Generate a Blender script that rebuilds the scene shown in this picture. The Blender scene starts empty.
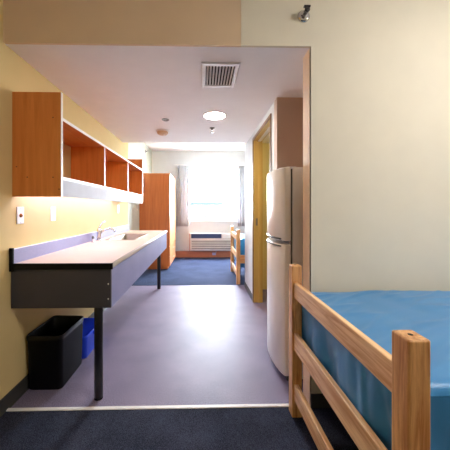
import bpy, math, random
from mathutils import Vector, noise
random.seed(7)
C = bpy.context.scene.collection
PI = math.pi

# ------------------------------------------------------------------ materials
def lin(r, g, b):
    f = lambda c: (c/255/12.92) if c/255 <= .04045 else ((c/255+.055)/1.055)**2.4
    return (f(r), f(g), f(b), 1)

def new_mat(name):
    m = bpy.data.materials.new(name); m.use_nodes = True
    nt = m.node_tree
    return m, nt, nt.nodes['Principled BSDF']

def plain(name, rgb, rough=.5, metal=0, spec=.5, vary=.04, scale=6, bump=0, bscale=200, sheen=0):
    """colour with a soft mottling and an optional fine bump"""
    m, nt, p = new_mat(name)
    c = lin(*rgb)
    tc = nt.nodes.new('ShaderNodeTexCoord')
    n = nt.nodes.new('ShaderNodeTexNoise'); n.inputs['Scale'].default_value = scale; n.inputs['Detail'].default_value = 4
    nt.links.new(tc.outputs['Object'], n.inputs['Vector'])
    r = nt.nodes.new('ShaderNodeValToRGB')
    r.color_ramp.elements[0].position = .3; r.color_ramp.elements[1].position = .7
    r.color_ramp.elements[0].color = tuple(x*(1-vary) for x in c[:3])+(1,)
    r.color_ramp.elements[1].color = tuple(min(1, x*(1+vary)) for x in c[:3])+(1,)
    nt.links.new(n.outputs['Fac'], r.inputs['Fac']); nt.links.new(r.outputs['Color'], p.inputs['Base Color'])
    p.inputs['Roughness'].default_value = rough; p.inputs['Metallic'].default_value = metal
    p.inputs['Specular IOR Level'].default_value = spec
    if sheen: p.inputs['Sheen Weight'].default_value = sheen
    if bump:
        n2 = nt.nodes.new('ShaderNodeTexNoise'); n2.inputs['Scale'].default_value = bscale; n2.inputs['Detail'].default_value = 3
        nt.links.new(tc.outputs['Object'], n2.inputs['Vector'])
        b = nt.nodes.new('ShaderNodeBump'); b.inputs['Strength'].default_value = bump; b.inputs['Distance'].default_value = .004
        nt.links.new(n2.outputs['Fac'], b.inputs['Height']); nt.links.new(b.outputs['Normal'], p.inputs['Normal'])
    return m

def wood(name, light, dark, axis, rough=.42, fine=1.0, contrast=1.0):
    """grain running along axis (0,1,2)"""
    m, nt, p = new_mat(name)
    tc = nt.nodes.new('ShaderNodeTexCoord'); mp = nt.nodes.new('ShaderNodeMapping')
    s = [38*fine]*3; s[axis] = 2.2*fine; mp.inputs['Scale'].default_value = s
    nt.links.new(tc.outputs['Object'], mp.inputs['Vector'])
    n = nt.nodes.new('ShaderNodeTexNoise'); n.inputs['Scale'].default_value = 1; n.inputs['Detail'].default_value = 6
    n.inputs['Roughness'].default_value = .65; n.inputs['Distortion'].default_value = .6
    nt.links.new(mp.outputs['Vector'], n.inputs['Vector'])
    r = nt.nodes.new('ShaderNodeValToRGB'); d = .18/contrast
    r.color_ramp.elements[0].position = .5-d; r.color_ramp.elements[1].position = .5+d
    r.color_ramp.elements[0].color = lin(*dark); r.color_ramp.elements[1].color = lin(*light)
    nt.links.new(n.outputs['Fac'], r.inputs['Fac']); nt.links.new(r.outputs['Color'], p.inputs['Base Color'])
    p.inputs['Roughness'].default_value = rough
    b = nt.nodes.new('ShaderNodeBump'); b.inputs['Strength'].default_value = .08; b.inputs['Distance'].default_value = .002
    nt.links.new(n.outputs['Fac'], b.inputs['Height']); nt.links.new(b.outputs['Normal'], p.inputs['Normal'])
    return m

def speckle(name, a, b, scale=260, rough=.5, lo=.35, hi=.65, bump=0, spec=.5, bdist=.004):
    """two-tone fine speckle (laminate, lino, carpet)"""
    m, nt, p = new_mat(name)
    tc = nt.nodes.new('ShaderNodeTexCoord')
    n = nt.nodes.new('ShaderNodeTexNoise'); n.inputs['Scale'].default_value = scale; n.inputs['Detail'].default_value = 2
    nt.links.new(tc.outputs['Object'], n.inputs['Vector'])
    n3 = nt.nodes.new('ShaderNodeTexNoise'); n3.inputs['Scale'].default_value = 3.0; n3.inputs['Detail'].default_value = 5
    nt.links.new(tc.outputs['Object'], n3.inputs['Vector'])
    mx = nt.nodes.new('ShaderNodeMath'); mx.operation = 'MULTIPLY_ADD'
    mx.inputs[1].default_value = .75; nt.links.new(n.outputs['Fac'], mx.inputs[0])
    m2 = nt.nodes.new('ShaderNodeMath'); m2.operation = 'MULTIPLY'; m2.inputs[1].default_value = .25
    nt.links.new(n3.outputs['Fac'], m2.inputs[0]); nt.links.new(m2.outputs[0], mx.inputs[2])
    r = nt.nodes.new('ShaderNodeValToRGB')
    r.color_ramp.elements[0].position = lo; r.color_ramp.elements[1].position = hi
    r.color_ramp.elements[0].color = lin(*a); r.color_ramp.elements[1].color = lin(*b)
    nt.links.new(mx.outputs[0], r.inputs['Fac']); nt.links.new(r.outputs['Color'], p.inputs['Base Color'])
    p.inputs['Roughness'].default_value = rough; p.inputs['Specular IOR Level'].default_value = spec
    if bump:
        bn = nt.nodes.new('ShaderNodeBump'); bn.inputs['Strength'].default_value = bump; bn.inputs['Distance'].default_value = bdist
        nt.links.new(n.outputs['Fac'], bn.inputs['Height']); nt.links.new(bn.outputs['Normal'], p.inputs['Normal'])
    return m

def glow(name, rgb, strength):
    m, nt, p = new_mat(name)
    p.inputs['Base Color'].default_value = (.8, .8, .8, 1)
    p.inputs['Emission Color'].default_value = rgb+(1,)
    p.inputs['Emission Strength'].default_value = strength
    return m

def pane_glass():
    m, nt, p = new_mat('window_glass')
    out = nt.nodes['Material Output']
    t = nt.nodes.new('ShaderNodeBsdfTransparent'); g = nt.nodes.new('ShaderNodeBsdfGlossy'); g.inputs['Roughness'].default_value = .02
    mix = nt.nodes.new('ShaderNodeMixShader'); mix.inputs[0].default_value = .06
    nt.links.new(t.outputs[0], mix.inputs[1]); nt.links.new(g.outputs[0], mix.inputs[2]); nt.links.new(mix.outputs[0], out.inputs['Surface'])
    return m

def curtain_cloth():
    m = plain('grey_curtain_cloth', (220, 218, 218), .85, bump=.2, bscale=300)
    nt = m.node_tree; p = nt.nodes['Principled BSDF']; out = nt.nodes['Material Output']
    t = nt.nodes.new('ShaderNodeBsdfTranslucent'); t.inputs['Color'].default_value = lin(176, 178, 184)
    mix = nt.nodes.new('ShaderNodeMixShader'); mix.inputs[0].default_value = .25
    nt.links.new(p.outputs[0], mix.inputs[1]); nt.links.new(t.outputs[0], mix.inputs[2]); nt.links.new(mix.outputs[0], out.inputs['Surface'])
    return m

M = dict(
    wall_yellow=plain('yellow_wall_paint', (216, 192, 134), .8, 0, .15, bump=.05, vary=.02),
    wall_cream=plain('cream_wall_paint', (226, 219, 200), .8, 0, .2, bump=.05, vary=.02),
    wall_pale=plain('pale_green_wall_paint', (200, 200, 184), .6, vary=.02),
    wall_white=plain('pale_wall_paint', (213, 217, 220), .75, 0, .2, bump=.05, vary=.02),
    bath=plain('bath_wall_paint', (222, 205, 140), .5, vary=.02),
    frame_yellow=plain('ochre_door_frame_paint', (196, 164, 88), .4, vary=.02),
    casing=plain('brown_casing_paint', (124, 92, 62), .45),
    jamb=plain('jamb_paint_lit', (248, 220, 188), .6, vary=.02),  # wall paint warmed and lightened, passage light mixed into the colour
    header=plain('tan_header_paint', (224, 198, 166), .7, bump=.05, vary=.02),
    ceiling=plain('ceiling_paint', (244, 242, 244), .8, bump=.06, vary=.015),
    lino=speckle('mauve_lino', (102, 94, 116), (148, 137, 162), 170, .5, bump=.25, spec=.22, bdist=.002),
    carpet_dark=speckle('charcoal_carpet', (26, 29, 42), (78, 83, 104), 330, .95, .4, .62, bump=.9, spec=.1, bdist=.01),
    carpet_blue=speckle('blue_carpet', (42, 50, 76), (78, 90, 120), 260, .95, .38, .62, bump=.8, spec=.1, bdist=.01),
    vinyl=plain('dark_vinyl_base', (58, 58, 54), .5),
    alu=plain('aluminium_strip', (240, 238, 236), .4, 0),
    shelf_v=wood('shelf_wood_upright', (232, 148, 74), (210, 122, 54), 2, .4, .6),
    shelf_y=wood('shelf_wood_lengthwise', (222, 136, 68), (196, 110, 50), 1, .4, .6),
    cap_brown=plain('screw_cap_brown', (120, 62, 24), .5),
    white_edge=plain('white_edge_banding', (232, 230, 228), .4),
    valance=plain('valance_laminate', (206, 211, 224), .7, 0, .12),
    white_lam=plain('white_laminate', (226, 230, 236), .25),
    ward_v=wood('wardrobe_wood', (206, 120, 62), (184, 98, 46), 2, .38, .6),
    ward_pale=wood('wardrobe_front_wood', (226, 158, 110), (206, 134, 86), 2, .38, .6),
    counter=speckle('counter_laminate', (198, 178, 156), (224, 206, 184), 300, .5, spec=.25),
    apron=speckle('apron_laminate_lit', (104, 103, 138), (138, 136, 174), 420, .55, spec=.25),  # grey laminate with bluish window light mixed into its colour
    apron_end=speckle('apron_laminate_shaded', (42, 42, 49), (72, 71, 80), 420, .5),  # same laminate as the apron front, darkened for the shaded ends
    splash=speckle('splash_laminate', (128, 128, 162), (156, 154, 186), 420, .55, spec=.25),
    black=plain('black_plastic', (5, 5, 6), .55, 0, .2),
    black_metal=plain('black_leg_paint', (18, 18, 22), .35),
    bag=plain('black_bin_liner', (5, 5, 6), .32, 0, .35, bump=.4, bscale=60),
    blue_plastic=plain('blue_plastic', (36, 84, 250), .35),
    steel=plain('brushed_steel', (158, 144, 124), .55, 1),
    chrome=plain('chrome', (210, 208, 206), .12, 1),
    grey_metal=plain('grey_metal', (120, 116, 114), .35, .9),
    plate=plain('wall_plate_plastic', (228, 222, 214), .35),
    brass=plain('brass', (150, 96, 50), .3, .9),
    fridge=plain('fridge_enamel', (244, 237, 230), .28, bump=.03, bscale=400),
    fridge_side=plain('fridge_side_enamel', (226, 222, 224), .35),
    gasket=plain('gasket_grey', (70, 68, 70), .6),
    dark_handle=plain('dark_handle', (46, 40, 40), .35),
    oak_v=wood('bed_oak_upright', (240, 188, 126), (190, 126, 70), 2, .35, 1.2, 1.5),
    oak_y=wood('bed_oak_crosswise', (252, 212, 160), (212, 152, 96), 1, .35, 1.2, 1.5),
    oak_x=wood('bed_oak_lengthwise', (236, 184, 124), (206, 144, 86), 0, .35, 1.0),
    blanket=plain('teal_blue_satin', (50, 132, 192), .36, vary=.05, scale=9, sheen=.15),
    mattress=plain('mattress_ticking', (170, 176, 190), .8),
    curtain=curtain_cloth(),
    ac=plain('ac_casing', (205, 204, 204), .45),
    ac_dark=plain('ac_grille_dark', (40, 62, 106), .5),
    basewood=wood('skirting_wood', (198, 128, 98), (178, 106, 76), 0, .45, .6),
    vent_white=plain('vent_enamel', (226, 220, 218), .4),
    vent_dark=plain('duct_dark', (40, 34, 32), .8),
    beige=plain('beige_plastic', (206, 168, 136), .5),
    win_frame=plain('window_frame_paint', (228, 228, 226), .4),
    glass=pane_glass(),
    facade=plain('pale_facade', (214, 214, 214), .8),
    greyband=plain('grey_facade_band', (37, 38, 39), 1, 0, 0),
    roofband=plain('blue_facade_band', (31, 35, 43), 1, 0, 0),
    ground=plain('pale_ground', (170, 170, 165), .9),
    pale_blue=plain('pale_blue_plastic', (170, 180, 220), .4),
    dl=glow('downlight_glow', (1.0, .90, .80), 66),
    tube=glow('fluorescent_glow', (.72, .70, 1.1), 7.5),
    fill_lamp=glow('fill_lamp_glow', (1.0, .95, .92), 57),  # glow of the unseen lamp added to brighten the near room
    bathlamp=glow('bath_lamp_glow', (1.0, .88, .58), 14),
)

# ------------------------------------------------------------------ mesh builder
class MB:
    def __init__(s): s.v = []; s.f = []; s.sm = []
    def add(s, vs, fs, smooth=False):
        o = len(s.v); s.v += [tuple(v) for v in vs]; s.f += [[i+o for i in f] for f in fs]; s.sm += [smooth]*len(fs); return s
    def box(s, x0, y0, z0, x1, y1, z1):
        vs = [(x, y, z) for z in (z0, z1) for y in (y0, y1) for x in (x0, x1)]
        return s.add(vs, [(0, 2, 3, 1), (4, 5, 7, 6), (0, 1, 5, 4), (2, 6, 7, 3), (0, 4, 6, 2), (1, 3, 7, 5)])
    def prism(s, poly, h0, h1, axis='z', smooth=False):
        """poly (a,b) extruded along axis; axis z: (x,y), axis y: (x,z), axis x: (y,z)"""
        def P(a, b, h): return {'z': (a, b, h), 'y': (a, h, b), 'x': (h, a, b)}[axis]
        n = len(poly); vs = [P(a, b, h0) for a, b in poly]+[P(a, b, h1) for a, b in poly]
        s.add(vs, [tuple(range(n))[::-1], tuple(range(n, 2*n))])
        o = len(s.v)-2*n
        s.f += [[o+i, o+(i+1) % n, o+n+(i+1) % n, o+n+i] for i in range(n)]; s.sm += [smooth]*n
        return s
    def lathe(s, prof, c=(0, 0, 0), axis=(0, 0, 1), seg=24, smooth=True):
        """prof: list of (radius, height along axis)"""
        a = Vector(axis).normalized(); u = a.orthogonal().normalized(); w = a.cross(u); c = Vector(c)
        vs = []; fs = []
        for r, h in prof:
            for i in range(seg):
                t = 2*PI*i/seg; vs.append(c+a*h+(u*math.cos(t)+w*math.sin(t))*max(r, 1e-5))
        for j in range(len(prof)-1):
            for i in range(seg):
                k = (i+1) % seg; fs.append((j*seg+i, j*seg+k, (j+1)*seg+k, (j+1)*seg+i))
        fs.append(tuple(range(seg))[::-1]); fs.append(tuple(range((len(prof)-1)*seg, len(prof)*seg)))
        return s.add(vs, fs, smooth)
    def cyl(s, p0, p1, r, seg=20, r1=None):
        p0 = Vector(p0); p1 = Vector(p1); d = p1-p0; L = d.length; r1 = r if r1 is None else r1; e = min(.003, r*.3)
        return s.lathe([(r-e, 0), (r, e), (r1, L-e), (r1-e, L)], p0, d, seg)
    def tube(s, pts, r, seg=12):
        pts = [Vector(p) for p in pts]; rings = []; fs = []
        u = None
        for i, p in enumerate(pts):
            d = (pts[min(i+1, len(pts)-1)]-pts[max(i-1, 0)]).normalized()
            u = d.orthogonal().normalized() if u is None else (u-d*u.dot(d)).normalized()
            w = d.cross(u); rr = r[i] if isinstance(r, (list, tuple)) else r
            rings += [p+(u*math.cos(2*PI*k/seg)+w*math.sin(2*PI*k/seg))*rr for k in range(seg)]
        for j in range(len(pts)-1):
            for k in range(seg):
                q = (k+1) % seg; fs.append((j*seg+k, j*seg+q, (j+1)*seg+q, (j+1)*seg+k))
        fs += [tuple(range(seg))[::-1], tuple(range((len(pts)-1)*seg, len(pts)*seg))]
        return s.add(rings, fs, True)
    def grid(s, nu, nv, fn, thick=0):
        """surface fn(i/nu, j/nv) -> point; smooth"""
        vs = [fn(i/nu, j/nv) for j in range(nv+1) for i in range(nu+1)]
        fs = [(j*(nu+1)+i, j*(nu+1)+i+1, (j+1)*(nu+1)+i+1, (j+1)*(nu+1)+i) for j in range(nv) for i in range(nu)]
        return s.add(vs, fs, True)
    def build(s, name, mat, parent=None, bevel=0, seg=2, solid=0):
        import bmesh
        me = bpy.data.meshes.new(name); me.from_pydata(s.v, [], s.f); me.polygons.foreach_set('use_smooth', s.sm)
        me.materials.append(mat)
        bm = bmesh.new(); bm.from_mesh(me); bmesh.ops.recalc_face_normals(bm, faces=bm.faces); bm.to_mesh(me); bm.free()
        me.update()
        o = bpy.data.objects.new(name, me); C.objects.link(o)
        if parent: o.parent = parent
        if solid:
            md = o.modifiers.new('thickness', 'SOLIDIFY'); md.thickness = solid; md.offset = -1
        if bevel:
            b = o.modifiers.new('bevel', 'BEVEL'); b.width = bevel; b.segments = seg; b.limit_method = 'ANGLE'; b.angle_limit = math.radians(40)
        return o

def tag(o, label, cat, group=None, kind=None):
    o['label'] = label; o['category'] = cat
    if group: o['group'] = group
    if kind: o['kind'] = kind
    return o
def thing(name, label, cat, loc=(0, 0, 0), group=None):
    o = bpy.data.objects.new(name, None); C.objects.link(o); o.location = loc; o.empty_display_size = .1
    return tag(o, label, cat, group)
def struct(name, mb, mat, label=None, parent=None, bevel=0):
    o = mb.build(name, mat, parent, bevel)
    if not parent:
        o['kind'] = 'structure'
        if label: o['label'] = label; o['category'] = name.split('_')[0]
    return o
def copy_tree(o, parent=None):
    c = o.copy(); C.objects.link(c)
    if parent: c.parent = parent
    for ch in list(o.children): copy_tree(ch, c)
    return c

# ------------------------------------------------------------------ key dimensions (metres; camera at x=0 y=0)
XL, XR = -1.2725, .705          # hall left and right walls
ZC, ZR = 2.361, 2.85            # hall ceiling, room ceilings
YH, YJ = 1.779, 1.921           # front wall face, back of its jamb
YT = 1.804                      # threshold
YN = 2.60                       # back wall of fridge nook
Y2 = 4.60                       # end of hall right wall
YF = 7.37                       # window wall
XL2 = -1.36; XE = 2.8; YB = -2.2

# ------------------------------------------------------------------ setting
struct('floor', MB().box(XL-.05, YT, -.05, 2.4, 4.69, 0), M['lino'], 'mauve speckled lino floor of the passage')
struct('floor_carpet', MB().box(XL-.05, YB, -.05, XE, YT-.012, .004), M['carpet_dark'], 'charcoal carpet in front of the threshold strip')
struct('floor_far_carpet', MB().box(XL2-.05, 4.69, -.05, XE, YF+.1, .004), M['carpet_blue'], 'blue carpet of the room with the window')
th = MB().prism([(YT-.016, .004), (YT-.012, .008), (YT+.01, .008), (YT+.016, .001)], XL, XR-.002, 'x')
for i in range(7): th.lathe([(.005, .007), (.005, .0092), (.003, .0096)], (XL+.15+i*.28, YT, 0), seg=10)
struct('trim_1', th, M['alu'], 'aluminium threshold strip where lino meets charcoal carpet')
struct('wall_left', MB().box(XL-.15, YB, 0, XL, 4.72, ZR), M['wall_yellow'], 'yellow wall behind the long counter')
struct('wall_far_left', MB().box(XL2-.1, 4.72, 0, XL2, YF, ZR), M['wall_pale'], 'far room wall behind the wardrobe')
struct('ceiling', MB().box(XL, YH+.02, ZC, XE, 4.42, ZR), M['ceiling'], 'low pinkish white ceiling over the passage')
struct('ceiling_near', MB().box(XL-.15, YB-.1, ZR, XE+.1, YH+.2, ZR+.1), M['ceiling'])
struct('ceiling_far', MB().box(XL2-.1, 4.3, ZR, XE+.1, YF+.2, ZR+.1), M['ceiling'], 'higher white ceiling of the window room')
# front wall: header over the opening (with its vertical joint) and the wide wall on the right
struct('wall_header', MB().box(XL, YH+.003, ZC, .248, YH+.02, ZR), M['header'], 'tan panel over the passage opening')
wf = MB().prism([(.248, ZC), (XR, ZC), (XR, 0), (XE, 0), (XE, ZR), (.248, ZR)], YH, YH+.02, 'y')
wf.box(XR+.004, YH+.02, 0, XE, YJ-.004, ZC)
struct('trim_2', MB().box(XR, YH+.0005, 0, XR+.004, YJ, ZC).box(XR+.004, YJ-.004, 0, 1.4, YJ, ZC), M['jamb'], 'jamb between the passage and the bed wall, peach from painted-in light')
struct('wall_front', wf, M['wall_cream'], 'wide cream wall behind the bed')
struct('wall_right', MB().box(XE, YB, 0, XE+.1, YH+.1, ZR), M['wall_cream'])
# rear wall of the near room
struct('wall_back', MB().box(XL, YB-.1, 0, XE, YB, ZR), M['wall_cream'])
# hall right side: nook back wall, wall with doorway, bathroom box
struct('wall_nook', MB().box(XR, YN, 0, 1.5, YN+.10, ZC).box(1.40, YJ, 0, 1.5, YN, ZC), plain('nook_shade_paint', (186, 160, 142), .6, vary=.02), 'wall above and behind the refrigerator, browned with painted-in shade')  # the nook's shade is put into this wall colour
DY0, DY1, DZ = 2.84, 3.80, 2.245
wr = MB()
wr.box(XR, YN+.10, 0, XR+.115, DY0-.03, ZC).box(XR, DY1+.03, 0, XR+.115, Y2, ZC).box(XR, DY0-.03, DZ+.03, XR+.115, DY1+.03, ZC)
struct('wall_hall_right', wr, M['wall_white'], 'pale wall with the bathroom doorway')
struct('wall_bath', MB().box(XR+.115, 4.42, 0, 2.4, Y2, ZR).box(XR+.115, YN+.1, 0, 2.4, YN+.14, ZC).box(2.3, YN+.14, 0, 2.4, 4.42, ZC), M['bath'], 'yellow bathroom wall seen through the doorway')
struct('wall_far_near', MB().box(XR, 4.42, ZC, XE, Y2, ZR).box(2.4, 4.42, 0, XE, Y2, ZC), M['wall_cream'])
struct('wall_far_right', MB().box(XE, Y2-.2, 0, XE+.1, YF+.1, ZR), M['wall_cream'])
# door frame (ochre)
fr = MB()
fr.box(XR, DY1, 0, XR+.125, DY1+.03, DZ+.03).box(XR, DY0-.03, 0, XR+.125, DY0, DZ+.03).box(XR, DY0, DZ, XR+.125, DY1, DZ+.03)
fr.box(XR+.06, DY1-.014, 0, XR+.10, DY1, DZ).box(XR+.06, DY0, 0, XR+.10, DY0+.014, DZ)
d1 = struct('door_1', fr, M['frame_yellow'], 'ochre painted frame of the bathroom doorway', bevel=.002)
struct('door_casing', MB().box(XR-.012, DY1, 0, XR-.0005, DY1+.035, DZ+.035).box(XR-.012, DY0-.035, 0, XR-.0005, DY0, DZ+.035).box(XR-.012, DY0, DZ, XR-.0005, DY1, DZ+.035), M['casing'], parent=d1)
struct('door_stop', MB().box(XR+.06, DY0+.014, DZ-.014, XR+.10, DY1-.014, DZ), M['white_edge'], parent=d1)
struct('strike_plate', MB().box(XR+.03, DY1-.003, 1.07, XR+.055, DY1+.001, 1.17), M['grey_metal'], parent=d1)
# bathroom ceiling lamp
bl = thing('bathroom_light', 'round lit lamp on the bathroom ceiling behind the yellow doorway', 'lamp', (1.45, 3.6, ZC))
MB().lathe([(.14, -.02), (.15, -.015), (.15, 0)]).build('lamp_base', M['vent_white'], bl)
MB().lathe([(.03, -.07), (.09, -.055), (.125, -.03), (.13, -.02)]).build('diffuser', M['bathlamp'], bl)
# baseboards
struct('baseboard_left', MB().prism([(XL, 0), (XL+.016, 0), (XL+.008, .012), (XL+.006, .095), (XL, .098)], YB, 4.72, 'y'), M['vinyl'], 'dark vinyl base along the yellow wall')
struct('baseboard_right', MB().box(XR-.007, DY1+.036, 0, XR, Y2, .085), M['vinyl'], 'dark vinyl base by the doorway')
struct('baseboard_front', MB().box(XR, YH-.007, 0.004, XE, YH, .095), M['vinyl'])
struct('baseboard_far', MB().box(XL2, YF-.02, 0.004, XE, YF, .172), M['basewood'], 'reddish wooden skirting under the window', bevel=.004)
# far wall with the window opening
WX0, WX1, WZ0, WZ1 = -.52, 1.16, .985, 2.39
wa = MB()
wa.box(XL2-.1, YF, 0, WX0, YF+.2, ZR).box(WX1, YF, 0, XE, YF+.2, ZR).box(WX0, YF, 0, WX1, YF+.2, WZ0).box(WX0, YF, WZ1, WX1, YF+.2, ZR)
struct('wall_far', wa, M['wall_white'], 'pale wall around the bright window')
wm = MB()
wm.box(WX0, YF+.08, WZ0, WX0+.05, YF+.15, WZ1).box(WX1-.05, YF+.08, WZ0, WX1, YF+.15, WZ1).box(WX0+.05, YF+.08, WZ0, WX1-.05, YF+.15, WZ0+.06).box(WX0+.05, YF+.08, WZ1-.05, WX1-.05, YF+.15, WZ1)
wm.box(WX0+.05, YF+.09, 1.115, WX1-.05, YF+.14, 1.135)
w1 = struct('window_1', wm, M['win_frame'], 'wide bright window in the far wall')
struct('window_pane', MB().box(WX0+.05, YF+.11, WZ0+.06, WX1-.05, YF+.116, WZ1-.05), M['glass'], parent=w1)
struct('window_sill', MB().box(WX0-.03, YF-.03, WZ0-.03, WX1+.03, YF+.08, WZ0), M['win_frame'], parent=w1, bevel=.004)
# outside
struct('ground', MB().box(-60, 9, -6.1, 60, 90, -6), M['ground'])
fb = thing('building', 'pale building with a bluish band far outside the window', 'building', (0, 32, -6))
MB().box(-3, 0, 0, 9, 8, 7.7).build('facade', M['facade'], fb)
MB().box(-1.55, -.1, 7.72, 2.3, 8, 8.12).build('roof_band', M['roofband'], fb)
MB().box(-1.7, -.1, 6.25, 1.3, -.0, 6.5).build('wall_band', M['greyband'], fb)

# ------------------------------------------------------------------ open shelf cabinet on the left wall
SX = -.947-XL; SY0, SY1 = 1.863, 4.37
sc = thing('wall_shelf', 'long orange wooden open shelf cabinet on the yellow wall above the counter', 'shelf', (XL, 0, 1.382))
def end_panel(y0, y1):
    zb = 0 if y0 < 3 else .03
    o = MB().box(0.001, y0, zb, SX-.004, y1, .70).build('end_panel', M['shelf_v'], sc, .001)
    MB().box(SX-.004, y0, zb, SX, y1, .70).build('edge_band', M['white_edge'], o)
    yy = y0 if y0 < 3 else y1
    for (px, pz) in ((.03, .20), (.10, .13), (.27, .13), (.27, .53), (.31, .05)):
        MB().lathe([(.0045, -.0008), (.0045, .0004)], (px, yy, pz), (0, -1, 0) if y0 < 3 else (0, 1, 0), 10).build('screw_cap', M['cap_brown'], o)
end_panel(SY0, SY0+.02); end_panel(SY1-.02, SY1)
for (n, z0, z1) in (('top_board', .515, .535), ('bottom_board', .115, .135)):
    o = MB().box(0.001, SY0+.02, z0, SX-.004, SY1-.02, z1).build(n, M['shelf_y'], sc)
    MB().box(SX-.004, SY0+.02, z0, SX, SY1-.02, z1).build('edge_band', M['white_edge'], o)
for y in (2.68, 3.51):
    o = MB().box(0.001, y, .135, SX-.006, y+.018, .515).build('divider', M['shelf_v'], sc)
    MB().box(SX-.006, y, .135, SX-.002, y+.018, .515).build('edge_band', M['white_edge'], o)
for i, (a, b) in enumerate(((SY0+.02, 2.69), (2.69, 3.52), (3.52, SY1-.02))):
    MB().box(SX-.018, a+.0008, 0.003, SX, b-.0008, .115).build('valance', M['valance'], sc, .001)
ul = thing('under_cabinet_light', 'slim lit strip lamp hidden under the open shelf cabinet', 'lamp', (XL+.13, 2.9, 1.4965))
MB().box(-.05, -1.0, -.03, .05, 1.0, -.0005).build('housing', M['vent_white'], ul, .003)
MB().prism([(-.04, -.03), (.04, -.03), (.03, -.055), (-.03, -.055)], -.97, .97, 'y').build('diffuser', M['tube'], ul)

# ------------------------------------------------------------------ counter
CY0, CY1, CXF, CZ = 1.835, 4.67, -.60, .937
ct = thing('counter', 'long wall mounted counter with dark apron and black legs below the shelf', 'counter', (XL, CY0, 0))
W = CXF-XL; L = CY1-CY0
SKY0, SKY1, SKX0, SKX1 = 3.22-CY0, 4.02-CY0, -1.135-XL, -.80-XL      # sink cut-out
wt = MB()
z0, z1 = CZ-.032, CZ
wt.box(.001, .012, z0, W-.016, SKY0, z1).box(.001, SKY1, z0, W-.016, L, z1).box(.001, SKY0, z0, SKX0, SKY1, z1).box(SKX1, SKY0, z0, W-.016, SKY1, z1)
wt.build('worktop', M['counter'], ct)
fe = MB().prism([(W-.016, z0), (W-.004, z0), (W, z0+.006), (W, z1-.014), (W-.003, z1-.005), (W-.009, z1-.0005), (W-.016, z1)], .012, L, 'y', True)
fe.build('front_edge', plain('pale_edge_laminate', (214, 208, 204), .3), ct)
MB().box(.001, 0, z0-.006, W+.002, .012, z1+.003).build('end_edge', M['black'], ct, .002)
bs = MB().prism([(0.001, CZ), (.022, CZ), (.022, CZ+.088), (.018, CZ+.094), (.001, CZ+.094)], .012, L, 'y').build('backsplash', M['splash'], ct)
MB().box(0.001, .013, CZ+.094, .021, L-.001, CZ+.097).build('top_edge', M['white_edge'], bs)
MB().box(0.001, -.004, CZ-.05, .026, .012, CZ+.105).build('splash_end_cap', M['black'], ct, .003)
ap = MB().box(W-.035, .03, .641, W-.012, L-.01, z0).build('apron', M['apron'], ct, .001)
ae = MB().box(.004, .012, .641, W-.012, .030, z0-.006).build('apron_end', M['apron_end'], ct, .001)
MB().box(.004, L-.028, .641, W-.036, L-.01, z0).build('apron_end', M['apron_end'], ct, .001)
for zz in (.70, .80): MB().lathe([(.004, 0), (.004, .001)], (W-.03, .012, zz), (0, -1, 0), 10).build('screw_cap', M['alu'], ae)
for yy in (1.905, 4.50):
    lg = MB().cyl((W-.115, yy-CY0, .012), (W-.115, yy-CY0, z0), .029).build('leg', M['black_metal'], ct)
    MB().lathe([(.027, 0), (.029, .004), (.024, .012)], (W-.115, yy-CY0, 0)).build('foot', M['black'], lg)
# sink
sk = thing('sink', 'stainless steel sink bowl set into the counter top', 'sink', (XL, CY0, CZ))
def sink_bowl():
    mb = MB(); a0, a1, b0, b1 = SKX0, SKX1, SKY0, SKY1
    def ring(dx, z, rad=.04):
        pts = []
        for (cx, cy, t0) in ((a1-dx-rad, b1-dx-rad, 0), (a0+dx+rad, b1-dx-rad, 90), (a0+dx+rad, b0+dx+rad, 180), (a1-dx-rad, b0+dx+rad, 270)):
            for k in range(5):
                t = math.radians(t0+k*22.5); pts.append((cx+rad*math.cos(t), cy+rad*math.sin(t), z))
        return pts
    rings = [ring(-.012, .0005), ring(-.010, .004), ring(.012, .004), ring(.018, -.004), ring(.03, -.13), ring(.05, -.15), ring(.10, -.155, .03)]
    n = 20; vs = [p for r in rings for p in r]
    fs = [(j*n+i, j*n+(i+1) % n, (j+1)*n+(i+1) % n, (j+1)*n+i) for j in range(len(rings)-1) for i in range(n)]
    fs.append(tuple(range((len(rings)-1)*n, len(rings)*n)))
    return mb.add(vs, fs, True)
sink_bowl().build('bowl', M['steel'], sk)
MB().lathe([(.04, -.155), (.04, -.1535), (.03, -.153), (.012, -.154)], ((SKX0+SKX1)/2, (SKY0+SKY1)/2, 0)).build('drain', M['chrome'], sk)
# faucet
fc = thing('faucet', 'chrome single lever faucet beside the sink against the backsplash', 'faucet', (XL+.075, 3.20, CZ))
MB().lathe([(.034, .0005), (.034, .006), (.026, .012)]).build('base_plate', M['chrome'], fc)
MB().lathe([(.024, .012), (.023, .07), (.026, .075), (.026, .12), (.022, .135), (.01, .142)]).build('body', M['chrome'], fc)
MB().tube([(.01, .004, .085), (.06, .025, .125), (.11, .045, .135), (.15, .06, .12), (.16, .065, .095)], [.013, .012, .011, .011, .012]).build('spout', M['chrome'], fc)
MB().tube([(0, 0, .138), (.006, .015, .17), (.02, .05, .20), (.035, .085, .215)], [.011, .010, .008, .007]).build('lever', M['chrome'], fc)
sp = thing('spray_head', 'small chrome side sprayer standing left of the faucet', 'sprayer', (XL+.075, 3.03, CZ))
MB().lathe([(.02, .0005), (.02, .006), (.013, .01), (.012, .035)]).build('holder', M['chrome'], sp)
MB().lathe([(.011, .035), (.015, .05), (.014, .062), (.006, .068)]).build('nozzle', M['grey_metal'], sp)

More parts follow.
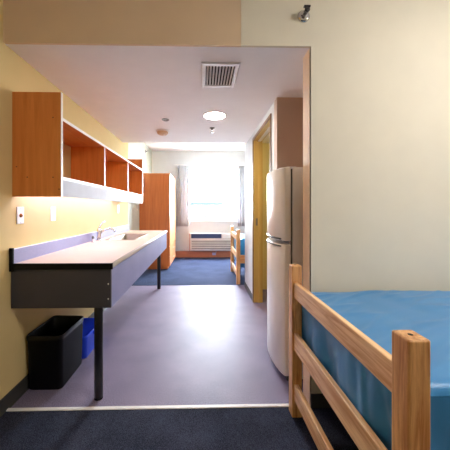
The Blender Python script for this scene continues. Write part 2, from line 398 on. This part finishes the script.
# ------------------------------------------------------------------ bins under the counter
def open_box(w, d, h, taper, t, rad=.03):
    """tapered open container, corner at the origin centre"""
    def ring(s, z, off=0):
        a, b = w/2*s-off, d/2*s-off; pts = []
        for (sx, sy, t0) in ((1, 1, 0), (-1, 1, 90), (-1, -1, 180), (1, -1, 270)):
            for k in range(5):
                q = math.radians(t0+k*22.5); pts.append((sx*(a-rad)+rad*math.cos(q), sy*(b-rad)+rad*math.sin(q), z))
        return pts
    rs = [ring(taper*.96, 0), ring(taper, .008), ring(.985, h-.03), ring(1.0, h-.028), ring(1.0, h), ring(.985, h+.002), ring(.97, h-.002), ring(taper-.03, .012)]
    n = 20; vs = [p for r in rs for p in r]
    fs = [(j*n+i, j*n+(i+1) % n, (j+1)*n+(i+1) % n, (j+1)*n+i) for j in range(len(rs)-1) for i in range(n)]
    fs += [tuple(range(n))[::-1], tuple(range((len(rs)-1)*n, len(rs)*n))]
    return MB().add(vs, fs, True), ring
tb = thing('trash_bin', 'black rectangular trash bin with a black liner under the counter', 'trash bin', (-1.134, 2.172, 0))
b, rg = open_box(.258, .38, .388, .93, .003)
b.build('bin_body', M['black'], tb)
rs = [rg(1.008, .362), rg(1.02, .376), rg(1.02, .391), rg(.99, .397), rg(.955, .385), rg(.90, .25), rg(.84, .08)]
lv = []
for j, r in enumerate(rs):
    for i, p in enumerate(r):
        q = noise.noise(Vector((p[0]*22, p[1]*22, p[2]*14+3)))
        lv.append((p[0]*(1+.018*q), p[1]*(1+.018*q), p[2]+(.014*q if j in (0, 6) else .004*q)))
n = 20; fs = [(j*n+i, j*n+(i+1) % n, (j+1)*n+(i+1) % n, (j+1)*n+i) for j in range(len(rs)-1) for i in range(n)]+[tuple(range(6*n, 7*n))]
MB().add(lv, fs, True).build('bin_liner', M['bag'], tb)
rb = thing('recycling_bin', 'bright blue recycling bin behind the black trash bin under the counter', 'recycling bin', (-1.128, 2.585, 0))
b, rg = open_box(.262, .41, .205, .90, .003)
b.build('bin_body', M['blue_plastic'], rb)
MB().prism([(.1315, .16), (.142, .16), (.145, .176), (.1315, .198)], -.06, .06, 'y').build('handle', M['blue_plastic'], rb, .002)

# ------------------------------------------------------------------ wall plates
def plate(y, z, label, x=XL, detail='switch', w=.072, h=.118):
    t = thing('wall_plate', label, 'wall plate', (x, y, z), 'white plates on the yellow wall')
    MB().box(0, -w/2, -h/2, .007, w/2, h/2).build('cover', M['plate'], t, .003)
    if detail == 'jack':
        MB().lathe([(.014, .007), (.014, .012), (.009, .016), (.004, .02)], (0, 0, 0), (1, 0, 0), 16).build('knob', M['brass'], t)
    elif detail == 'switch':
        MB().box(.007, -.012, -.03, .011, .012, .03).build('rocker', M['white_lam'], t, .0015)
    else:
        for s in (-1, 1): MB().lathe([(.016, .007), (.016, .009)], (0, 0, s*.022), (1, 0, 0), 16).build('socket', M['vent_white'], t)
    for q in (-1, 1): MB().lathe([(.003, .007), (.003, .0082)], (0, 0, q*.048), (1, 0, 0), 8).build('screw', M['grey_metal'], t)
plate(1.94, 1.255, 'white wall plate with a brass knob under the near end of the shelf', detail='jack')
plate(2.36, 1.258, 'white plate with flat rocker, second along the wall from the counter end', detail='switch')
plate(4.15, 1.298, 'white socket plate near the far end of the backsplash', detail='socket')
plate(5.72, 1.325, 'small white plate beside the wardrobe, past the counter', x=XL2, detail='switch')

# ------------------------------------------------------------------ wardrobe
wd = thing('wardrobe', 'tall orange wooden wardrobe standing beyond the counter', 'wardrobe', (XL2+.002, 5.92, .004))
WW, WD, WH = -.707-XL2-.022, 1.24, 2.045
MB().box(0, 0, .06, WW, WD, WH).box(.03, .02, 0, WW-.03, WD-.02, .06).build('body', M['ward_v'], wd, .002)
MB().box(0, -.004, WH, WW+.022, WD+.004, WH+.018).build('top_panel', M['ward_pale'], wd, .002)
for k in range(2):
    y0 = .004+k*(WD/2); y1 = y0+WD/2-.008
    d = MB().box(WW, y0, .50, WW+.02, y1, WH-.006).build('door', M['ward_pale'], wd, .002)
    hy = y1-.05 if k == 0 else y0+.05
    MB().tube([(WW+.02, hy, 1.02), (WW+.045, hy, 1.03), (WW+.045, hy, 1.17), (WW+.02, hy, 1.18)], .006, 8).build('handle', M['white_edge'], d)
for k in range(2):
    d = MB().box(WW, .004, .065+k*.215, WW+.02, WD-.004, .27+k*.215).build('drawer', M['ward_pale'], wd, .002)
    MB().tube([(WW+.02, WD/2-.07, .175+k*.215), (WW+.045, WD/2-.06, .175+k*.215), (WW+.045, WD/2+.06, .175+k*.215), (WW+.02, WD/2+.07, .175+k*.215)], .006, 8).build('handle', M['white_edge'], d)

# ------------------------------------------------------------------ curtains
def curtain(x0, x1, label, waves):
    n = 160
    def fn(u, v):
        a = u*waves*2*PI
        amp = .028+.012*math.sin(v*2.1+u*5)
        x = x0+(x1-x0)*u+.008*math.sin(a*.5+v*2)
        return (x, 7.29+amp*math.sin(a+.35*math.sin(v*3+u*9)), .84+(2.445-.84)*v)
    t = thing('curtain', label, 'curtain', (0, 0, 0), 'grey pleated curtains at the window')
    t.location = ((x0+x1)/2, 7.29, .84)
    mb = MB().grid(n, 14, fn); mb.v = [(a-(x0+x1)/2, b-7.29, c-.84) for a, b, c in mb.v]
    mb.build('cloth', M['curtain'], t, solid=.003)
    for k in range(5):
        xx = (x0-x1)/2*.9+(x1-x0)*.9*k/4
        MB().box(xx-.004, -.004, 1.60, xx+.004, .004, 1.625).build('hook', M['alu'], t)
curtain(-.69, -.355, 'grey pleated curtain left of the window, next to the wardrobe', 7)
curtain(.925, 1.42, 'grey pleated curtain right of the window, above the far bed', 9)
tr = tag(MB().box(-.75, 7.275, 2.462, 1.5, 7.305, 2.478).box(-.6, 7.30, 2.462, -.58, YF, 2.478).box(1.3, 7.30, 2.462, 1.32, YF, 2.478).build('curtain_track', M['win_frame']), 'thin white curtain track above the window', 'curtain track')

# ------------------------------------------------------------------ air conditioner under the window
ac = thing('wall_air_conditioner', 'long beige louvred air conditioning unit under the window', 'air conditioner', (-.335, YF, .2))
AY = -.16
MB().box(0, AY, 0, 1.16, -.001, .455).build('casing', M['ac'], ac, .008)
MB().box(-.016, AY+.004, -.002, -.001, -.001, .458).build('side_trim', M['basewood'], ac)
fp = MB().box(.02, AY-.016, .03, 1.14, AY, .30)
fp.build('front_panel', M['ac'], ac, .005)
lv = MB()
for k in range(5): lv.prism([(AY-.020, .056+k*.048), (AY-.016, .052+k*.048), (AY-.016, .074+k*.048)], .04, 1.12, 'x')
lv.build('louvre', plain('louvre_grey', (104, 102, 102), .5), ac)
MB().prism([(AY-.006, .335), (AY+.001, .33), (AY+.001, .445), (AY-.001, .445)], .03, .825, 'x').build('outlet_grille', M['ac_dark'], ac)
gl = MB()
for k in range(20): gl.box(.05+k*.039, AY-.010, .335, .054+k*.039, AY+.002, .445)
gl.build('grille_bar', M['ac_dark'], ac)
MB().box(.85, AY-.006, .335, 1.13, AY+.001, .445).build('control_cover', M['white_lam'], ac, .002)
ob = thing('cord_outlet', 'small pale blue outlet with a cord on the skirting under the air conditioner', 'outlet', (.30, YF-.02, .10))
MB().box(-.05, -.012, -.035, .05, 0, .035).build('cover', M['pale_blue'], ob, .004)
MB().tube([(.02, -.012, 0), (.03, -.04, .01), (.05, -.05, .04), (.055, -.04, .085), (.05, -.03, .1)], .006, 8).build('cord', M['pale_blue'], ob)

# ------------------------------------------------------------------ beds
def make_bed(label, loc):
    """frame: x runs along the bed from its open end, y across (width 1.01)"""
    r = thing('bed_frame', label, 'bed', loc, 'oak bed frames')
    PW, PD, PH, WB, LB = .063, .07, .942, 1.035, 2.06
    for xe in (0, LB-PW):
        for y in (0, WB-PD):
            p = MB().box(xe, y, 0, xe+PW, y+PD, PH).build('post', M['oak_v'], r, .006, 3)
            MB().lathe([(.007, PH+.0002), (.007, PH+.0008), (.0055, PH+.0011)], (xe+PW/2, y+PD/2, 0), seg=14).build('peg_hole', M['black'], p)
        xo = xe+.012 if xe == 0 else xe+PW-.012-.026
        for (a, b) in ((.744, .841), (.422, .529), (.112, .212)):
            MB().box(xo, PD, a, xo+.026, WB-PD, b).build('rail', M['oak_y'], r, .004)
    for y in (.012, WB-.012-.026):
        MB().box(PW, y, .36, LB-PW, y+.026, .50).build('side_rail', M['oak_x'], r, .004)
    for k in range(9):
        x = PW+.06+k*.215
        MB().box(x, .04, .47, x+.09, WB-.04, .492).build('slat', M['oak_y'], r)
    return r
def mattress(label, loc, g=None):
    t = tag(MB().box(0, 0, 0, 1.90, .92, .27).build('mattress', M['mattress'], None, .03, 3), label, 'mattress', g)
    t.location = loc
    return t
def blanket(label, loc, seed, drop=.30, L=1.90, Wd=.92, H=.283):
    """cloth draped over a mattress: top, four rounded edges and hanging sides with folds"""
    e = drop; r = .032
    nu, nv = 240, 150
    def fn(u, v):
        s = -e+(L+2*e)*u; t = -e+(Wd+2*e)*v
        def edge(a, n):
            if a < 0: return -1, -a
            if a > n: return 1, a-n
            return 0, 0
        sx, dx = edge(s, L); sy, dy = edge(t, Wd)
        bx, by = min(max(s, 0), L), min(max(t, 0), Wd)
        d = math.hypot(dx, dy)
        q = noise.noise(Vector((s*2.2+seed, t*1.4-s*.6, seed)))
        q2 = noise.noise(Vector((s*7+seed, t*3.0+s*3, 2+seed)))
        q3 = abs(noise.noise(Vector(((s+t*.55)*2.0+seed, (t-s*.55)*11, 4+seed))))
        z = H+.008*q+.003*q2+.009*(1-min(1, q3*4))*(.5+.5*noise.noise(Vector((s*2, t*2, 9+seed))))
        if d == 0:
            m = min(s, L-s, t, Wd-t)
            if m < r: z -= r*(1-math.sqrt(max(0, 1-((r-m)/r)**2)))*.55
            return (bx, by, z)
        ux, uy = dx/d*sx, dy/d*sy
        al = t if dx > dy else s
        hang = min(1, d/.22)
        f = .024*hang*noise.noise(Vector((al*9+seed*3, d*1.6, seed)))+.010*hang*(1-min(1, 3*abs(noise.noise(Vector((al*7+d*1.5, d*1.2, seed+6))))))+.013*hang*math.sin(al*17+seed+4*noise.noise(Vector((al*2, d*3, 5))))
        out = .010+.004+f*.8
        if dx > 0 and dy > 0: out += .012*math.sin(math.atan2(dy, dx)*6)*hang
        zz = H-r*.55-d+.02*(1 if d > .02 else d/.02)+.012*noise.noise(Vector((al*3, seed, 1)))*hang
        return (bx+ux*max(out, .004), by+uy*max(out, .004), zz)
    o = MB().grid(nu, nv, fn).build('blanket', M['blanket'], None, solid=.004)
    o.modifiers['thickness'].offset = 1
    o.location = loc
    return tag(o, label, 'blanket')
BX, BY = .553, .727
make_bed('oak bed frame with three end rails at the front right', (BX, BY, .004))
mattress('pale mattress under the blue blanket on the front bed', (BX+.08, BY+.058, .499))
blanket('teal blue satin blanket spread over the front bed', (BX+.08, BY+.058, .502), 3.1, drop=.33)
FX, FY = .578, 4.69
make_bed('far oak bed frame peeking out past the hall wall near the window', (FX, FY, .006))
mattress('mattress of the far bed by the window', (FX+.08, FY+.058, .501))
blanket('blue blanket hanging from the far bed by the window', (FX+.08, FY+.058, .504), 8.7, drop=.50)

# ------------------------------------------------------------------ refrigerator
fg = thing('refrigerator', 'white two door refrigerator standing in the nook by the bathroom doorway', 'refrigerator', (.60, 2.03, 0))
FW = .53
def door_prof(y0, y1, back=.055, bulge=.034, n=14):
    pts = []
    for i in range(n+1):
        t = i/n; y = y0+(y1-y0)*t; q = 2*t-1
        pts.append((-bulge*(1-q*q)+.010*abs(q)**8, y))
    pts += [(back, y1), (back, y0)]
    return pts
MB().box(.068, 0, .03, .66, FW, 1.612).build('body', M['fridge_side'], fg, .006)
MB().box(.055, .006, .07, .068, FW-.006, 1.60).build('gasket', M['gasket'], fg)
fd = MB().prism(door_prof(0, FW), 1.060, 1.612, 'z', True).build('freezer_door', M['fridge'], fg, .006)
rd = MB().prism(door_prof(0, FW), .055, 1.035, 'z', True).build('fridge_door', M['fridge'], fg, .006)
def grip(z0, z1, out):
    return MB().prism([(a-out if i < 15 else .03, b) for i, (a, b) in enumerate(door_prof(.025, FW-.02, bulge=.034))], z0, z1, 'z', True)
grip(1.066, 1.080, .010).build('handle', M['dark_handle'], fd, .003)
grip(1.012, 1.024, .010).build('handle', M['dark_handle'], rd, .003)
MB().box(-.0085, .055, 1.535, -.004, .105, 1.553).build('badge', M['alu'], fd, .001)
MB().box(.03, .01, 1.612, .10, .06, 1.618).build('hinge_cover', M['fridge_side'], fg, .003)
MB().box(.03, .02, .012, .60, FW-.02, .055).build('base_grille', M['gasket'], fg)
ft = [MB().lathe([(.018, 0), (.018, .012)], (x, y, 0), seg=12).build('foot', M['black'], fg) for x in (.08, .56) for y in (.05, FW-.05)]

# ------------------------------------------------------------------ ceiling fittings of the hall
vt = thing('ceiling_vent', 'rectangular white ceiling vent with slanted slats', 'vent', (.131, 2.18, ZC))
vx, vy = .143, .197
f = MB()
f.prism([(-vx, -.001), (-vx, -.006), (-vx+.008, -.014), (-vx+.034, -.014), (-vx+.034, -.001)], -vy, vy, 'y').prism([(vx, -.001), (vx, -.006), (vx-.008, -.014), (vx-.034, -.014), (vx-.034, -.001)], -vy, vy, 'y')
f.box(-vx+.034, -vy, -.014, vx-.034, -vy+.034, -.001).box(-vx+.034, vy-.034, -.014, vx-.034, vy, -.001)
f.build('frame', M['vent_white'], vt, .001)
MB().box(-vx+.034, -vy+.034, -.003, vx-.034, vy-.034, -.0005).build('duct', M['vent_dark'], vt)
for k in range(9):
    x = -vx+.046+k*.0235
    MB().prism([(x-.004, -.0135), (x-.002, -.0145), (x+.009, -.004), (x+.007, -.003)], -vy+.034, vy-.034, 'y').build('slat', M['vent_white'], vt)
dl = thing('downlight', 'round lit recessed downlight in the passage ceiling', 'ceiling light', (.134, 3.125, ZC))
MB().lathe([(.126, -.0005), (.138, -.001), (.134, -.007), (.126, -.008), (.118, -.004)], seg=40).build('trim_ring', M['vent_white'], dl)
MB().lathe([(.117, -.003), (.10, -.012), (.06, -.018), (.02, -.02)], seg=32).build('diffuser', M['dl'], dl)
MB().box(-.003, -.118, -.024, .003, .118, -.019).build('cross_bar', M['vent_white'], dl)
sd = thing('smoke_detector', 'beige smoke detector on the passage ceiling by the shelf', 'smoke detector', (-.545, 3.74, ZC))
MB().lathe([(.088, -.0005), (.088, -.012), (.078, -.018)], seg=32).build('base', M['vent_white'], sd)
MB().lathe([(.075, -.018), (.072, -.04), (.055, -.055), (.02, -.058)], seg=32).build('chamber', M['beige'], sd)
MB().lathe([(.010, -.057), (.008, -.064)], (.02, 0, 0), seg=10).build('test_button', M['vent_white'], sd)
cp = tag(MB().lathe([(.045, -.0005), (.045, -.004), (.038, -.009), (.036, -.006), (.01, -.005)], seg=28).build('ceiling_disc', M['grey_metal']), 'thin round metal disc on the ceiling in front of the smoke detector', 'ceiling disc')
cp.location = (-.443, 3.275, ZC)
ps = thing('ceiling_sprinkler', 'small pendent sprinkler on the ceiling behind the downlight', 'sprinkler', (.122, 3.60, ZC))
MB().lathe([(.035, -.0005), (.034, -.005), (.014, -.01), (.012, -.03)]).build('escutcheon', M['grey_metal'], ps)
MB().tube([(-.012, 0, -.03), (-.013, 0, -.045), (0, 0, -.055), (.013, 0, -.045), (.012, 0, -.03)], .003, 8).build('frame_arm', M['grey_metal'], ps)
MB().lathe([(.004, -.054), (.022, -.058), (.022, -.060), (.003, -.061)]).build('deflector', M['grey_metal'], ps)

def side_sprinkler(label, loc, axis):
    t = thing('wall_sprinkler', label, 'sprinkler', loc, 'sidewall sprinklers')
    a = Vector(axis); up = Vector((0, 0, 1)); sd_ = a.cross(up)
    MB().lathe([(.040, .0005), (.040, .006), (.034, .014), (.022, .017)], (0, 0, 0), axis, 28).build('escutcheon', M['chrome'], t)
    MB().lathe([(.012, .016), (.012, .035), (.009, .04)], (0, 0, 0), axis, 14).build('body', M['grey_metal'], t)
    for s in (-1, 1):
        MB().tube([a*.038+sd_*.009*s, a*.05+sd_*.014*s, a*.065+sd_*.004*s], .003, 8).build('frame_arm', M['grey_metal'], t)
    q = a*.066
    mb = MB(); mb.lathe([(.004, 0), (.017, .001), (.017, .003), (.003, .004)], q, axis, 14)
    c = q+up*.02
    e0 = c-sd_*.02; e1 = c+sd_*.02
    x0, x1 = sorted((e0.x, e1.x)); y0, y1 = sorted((e0.y, e1.y))
    mb.box(min(x0, (c-a*.012).x, (c+a*.004).x), min(y0, (c-a*.012).y, (c+a*.004).y), c.z-.002, max(x1, (c-a*.012).x, (c+a*.004).x), max(y1, (c-a*.012).y, (c+a*.004).y), c.z+.006)
    mb.build('deflector', M['dark_handle'], t)
side_sprinkler('chrome sidewall sprinkler above the opening, high on the cream wall', (.656, YH, 2.553), (0, -1, 0))
side_sprinkler('small sidewall sprinkler high on the far room wall above the wardrobe', (XL2, 6.53, 2.66), (1, 0, 0))

# ------------------------------------------------------------------ added ceiling lamp, out of view, to light the near room
rl = thing('near_fill_lamp', 'unseen round ceiling lamp added to light the near room', 'ceiling light', (1.8, .5, ZR))
MB().lathe([(.19, -.0005), (.20, -.006), (.20, -.03), (.185, -.035)], seg=36).build('base', M['vent_white'], rl)
MB().lathe([(.183, -.035), (.17, -.06), (.12, -.085), (.04, -.095)], seg=36).build('diffuser', M['fill_lamp'], rl)

# ------------------------------------------------------------------ daylight
w = bpy.data.worlds.new('sky'); bpy.context.scene.world = w; w.use_nodes = True
bg = w.node_tree.nodes['Background']; bg.inputs['Color'].default_value = (.80, .90, 1, 1); bg.inputs['Strength'].default_value = 40
def portal(name, loc, rot, sx, sy):
    l = bpy.data.lights.new(name, 'AREA'); l.shape = 'RECTANGLE'; l.size = sx; l.size_y = sy; l.cycles.is_portal = True
    o = bpy.data.objects.new(name, l); C.objects.link(o); o.location = loc; o.rotation_euler = rot
portal('window_portal', ((WX0+WX1)/2, YF+.19, (WZ0+WZ1)/2), (-PI/2, 0, 0), WX1-WX0, WZ1-WZ0)

# ------------------------------------------------------------------ camera
cam = bpy.data.cameras.new('camera'); co = bpy.data.objects.new('camera', cam); C.objects.link(co)
co.location = (0, 0, 1.3); co.rotation_euler = (PI/2, 0, -math.atan(.0222))
cam.sensor_width = 36; cam.lens = 36*275/450; cam.clip_start = .05
cam.shift_x = (225-208.93)/450; cam.shift_y = -(225-208.92)/450
S = bpy.context.scene; S.camera = co
S.view_settings.view_transform = 'Standard'; S.view_settings.look = 'None'; S.view_settings.gamma = 1; S.view_settings.exposure = 1.15
S.cycles.max_bounces = 12; S.cycles.diffuse_bounces = 8; S.cycles.use_denoising = True
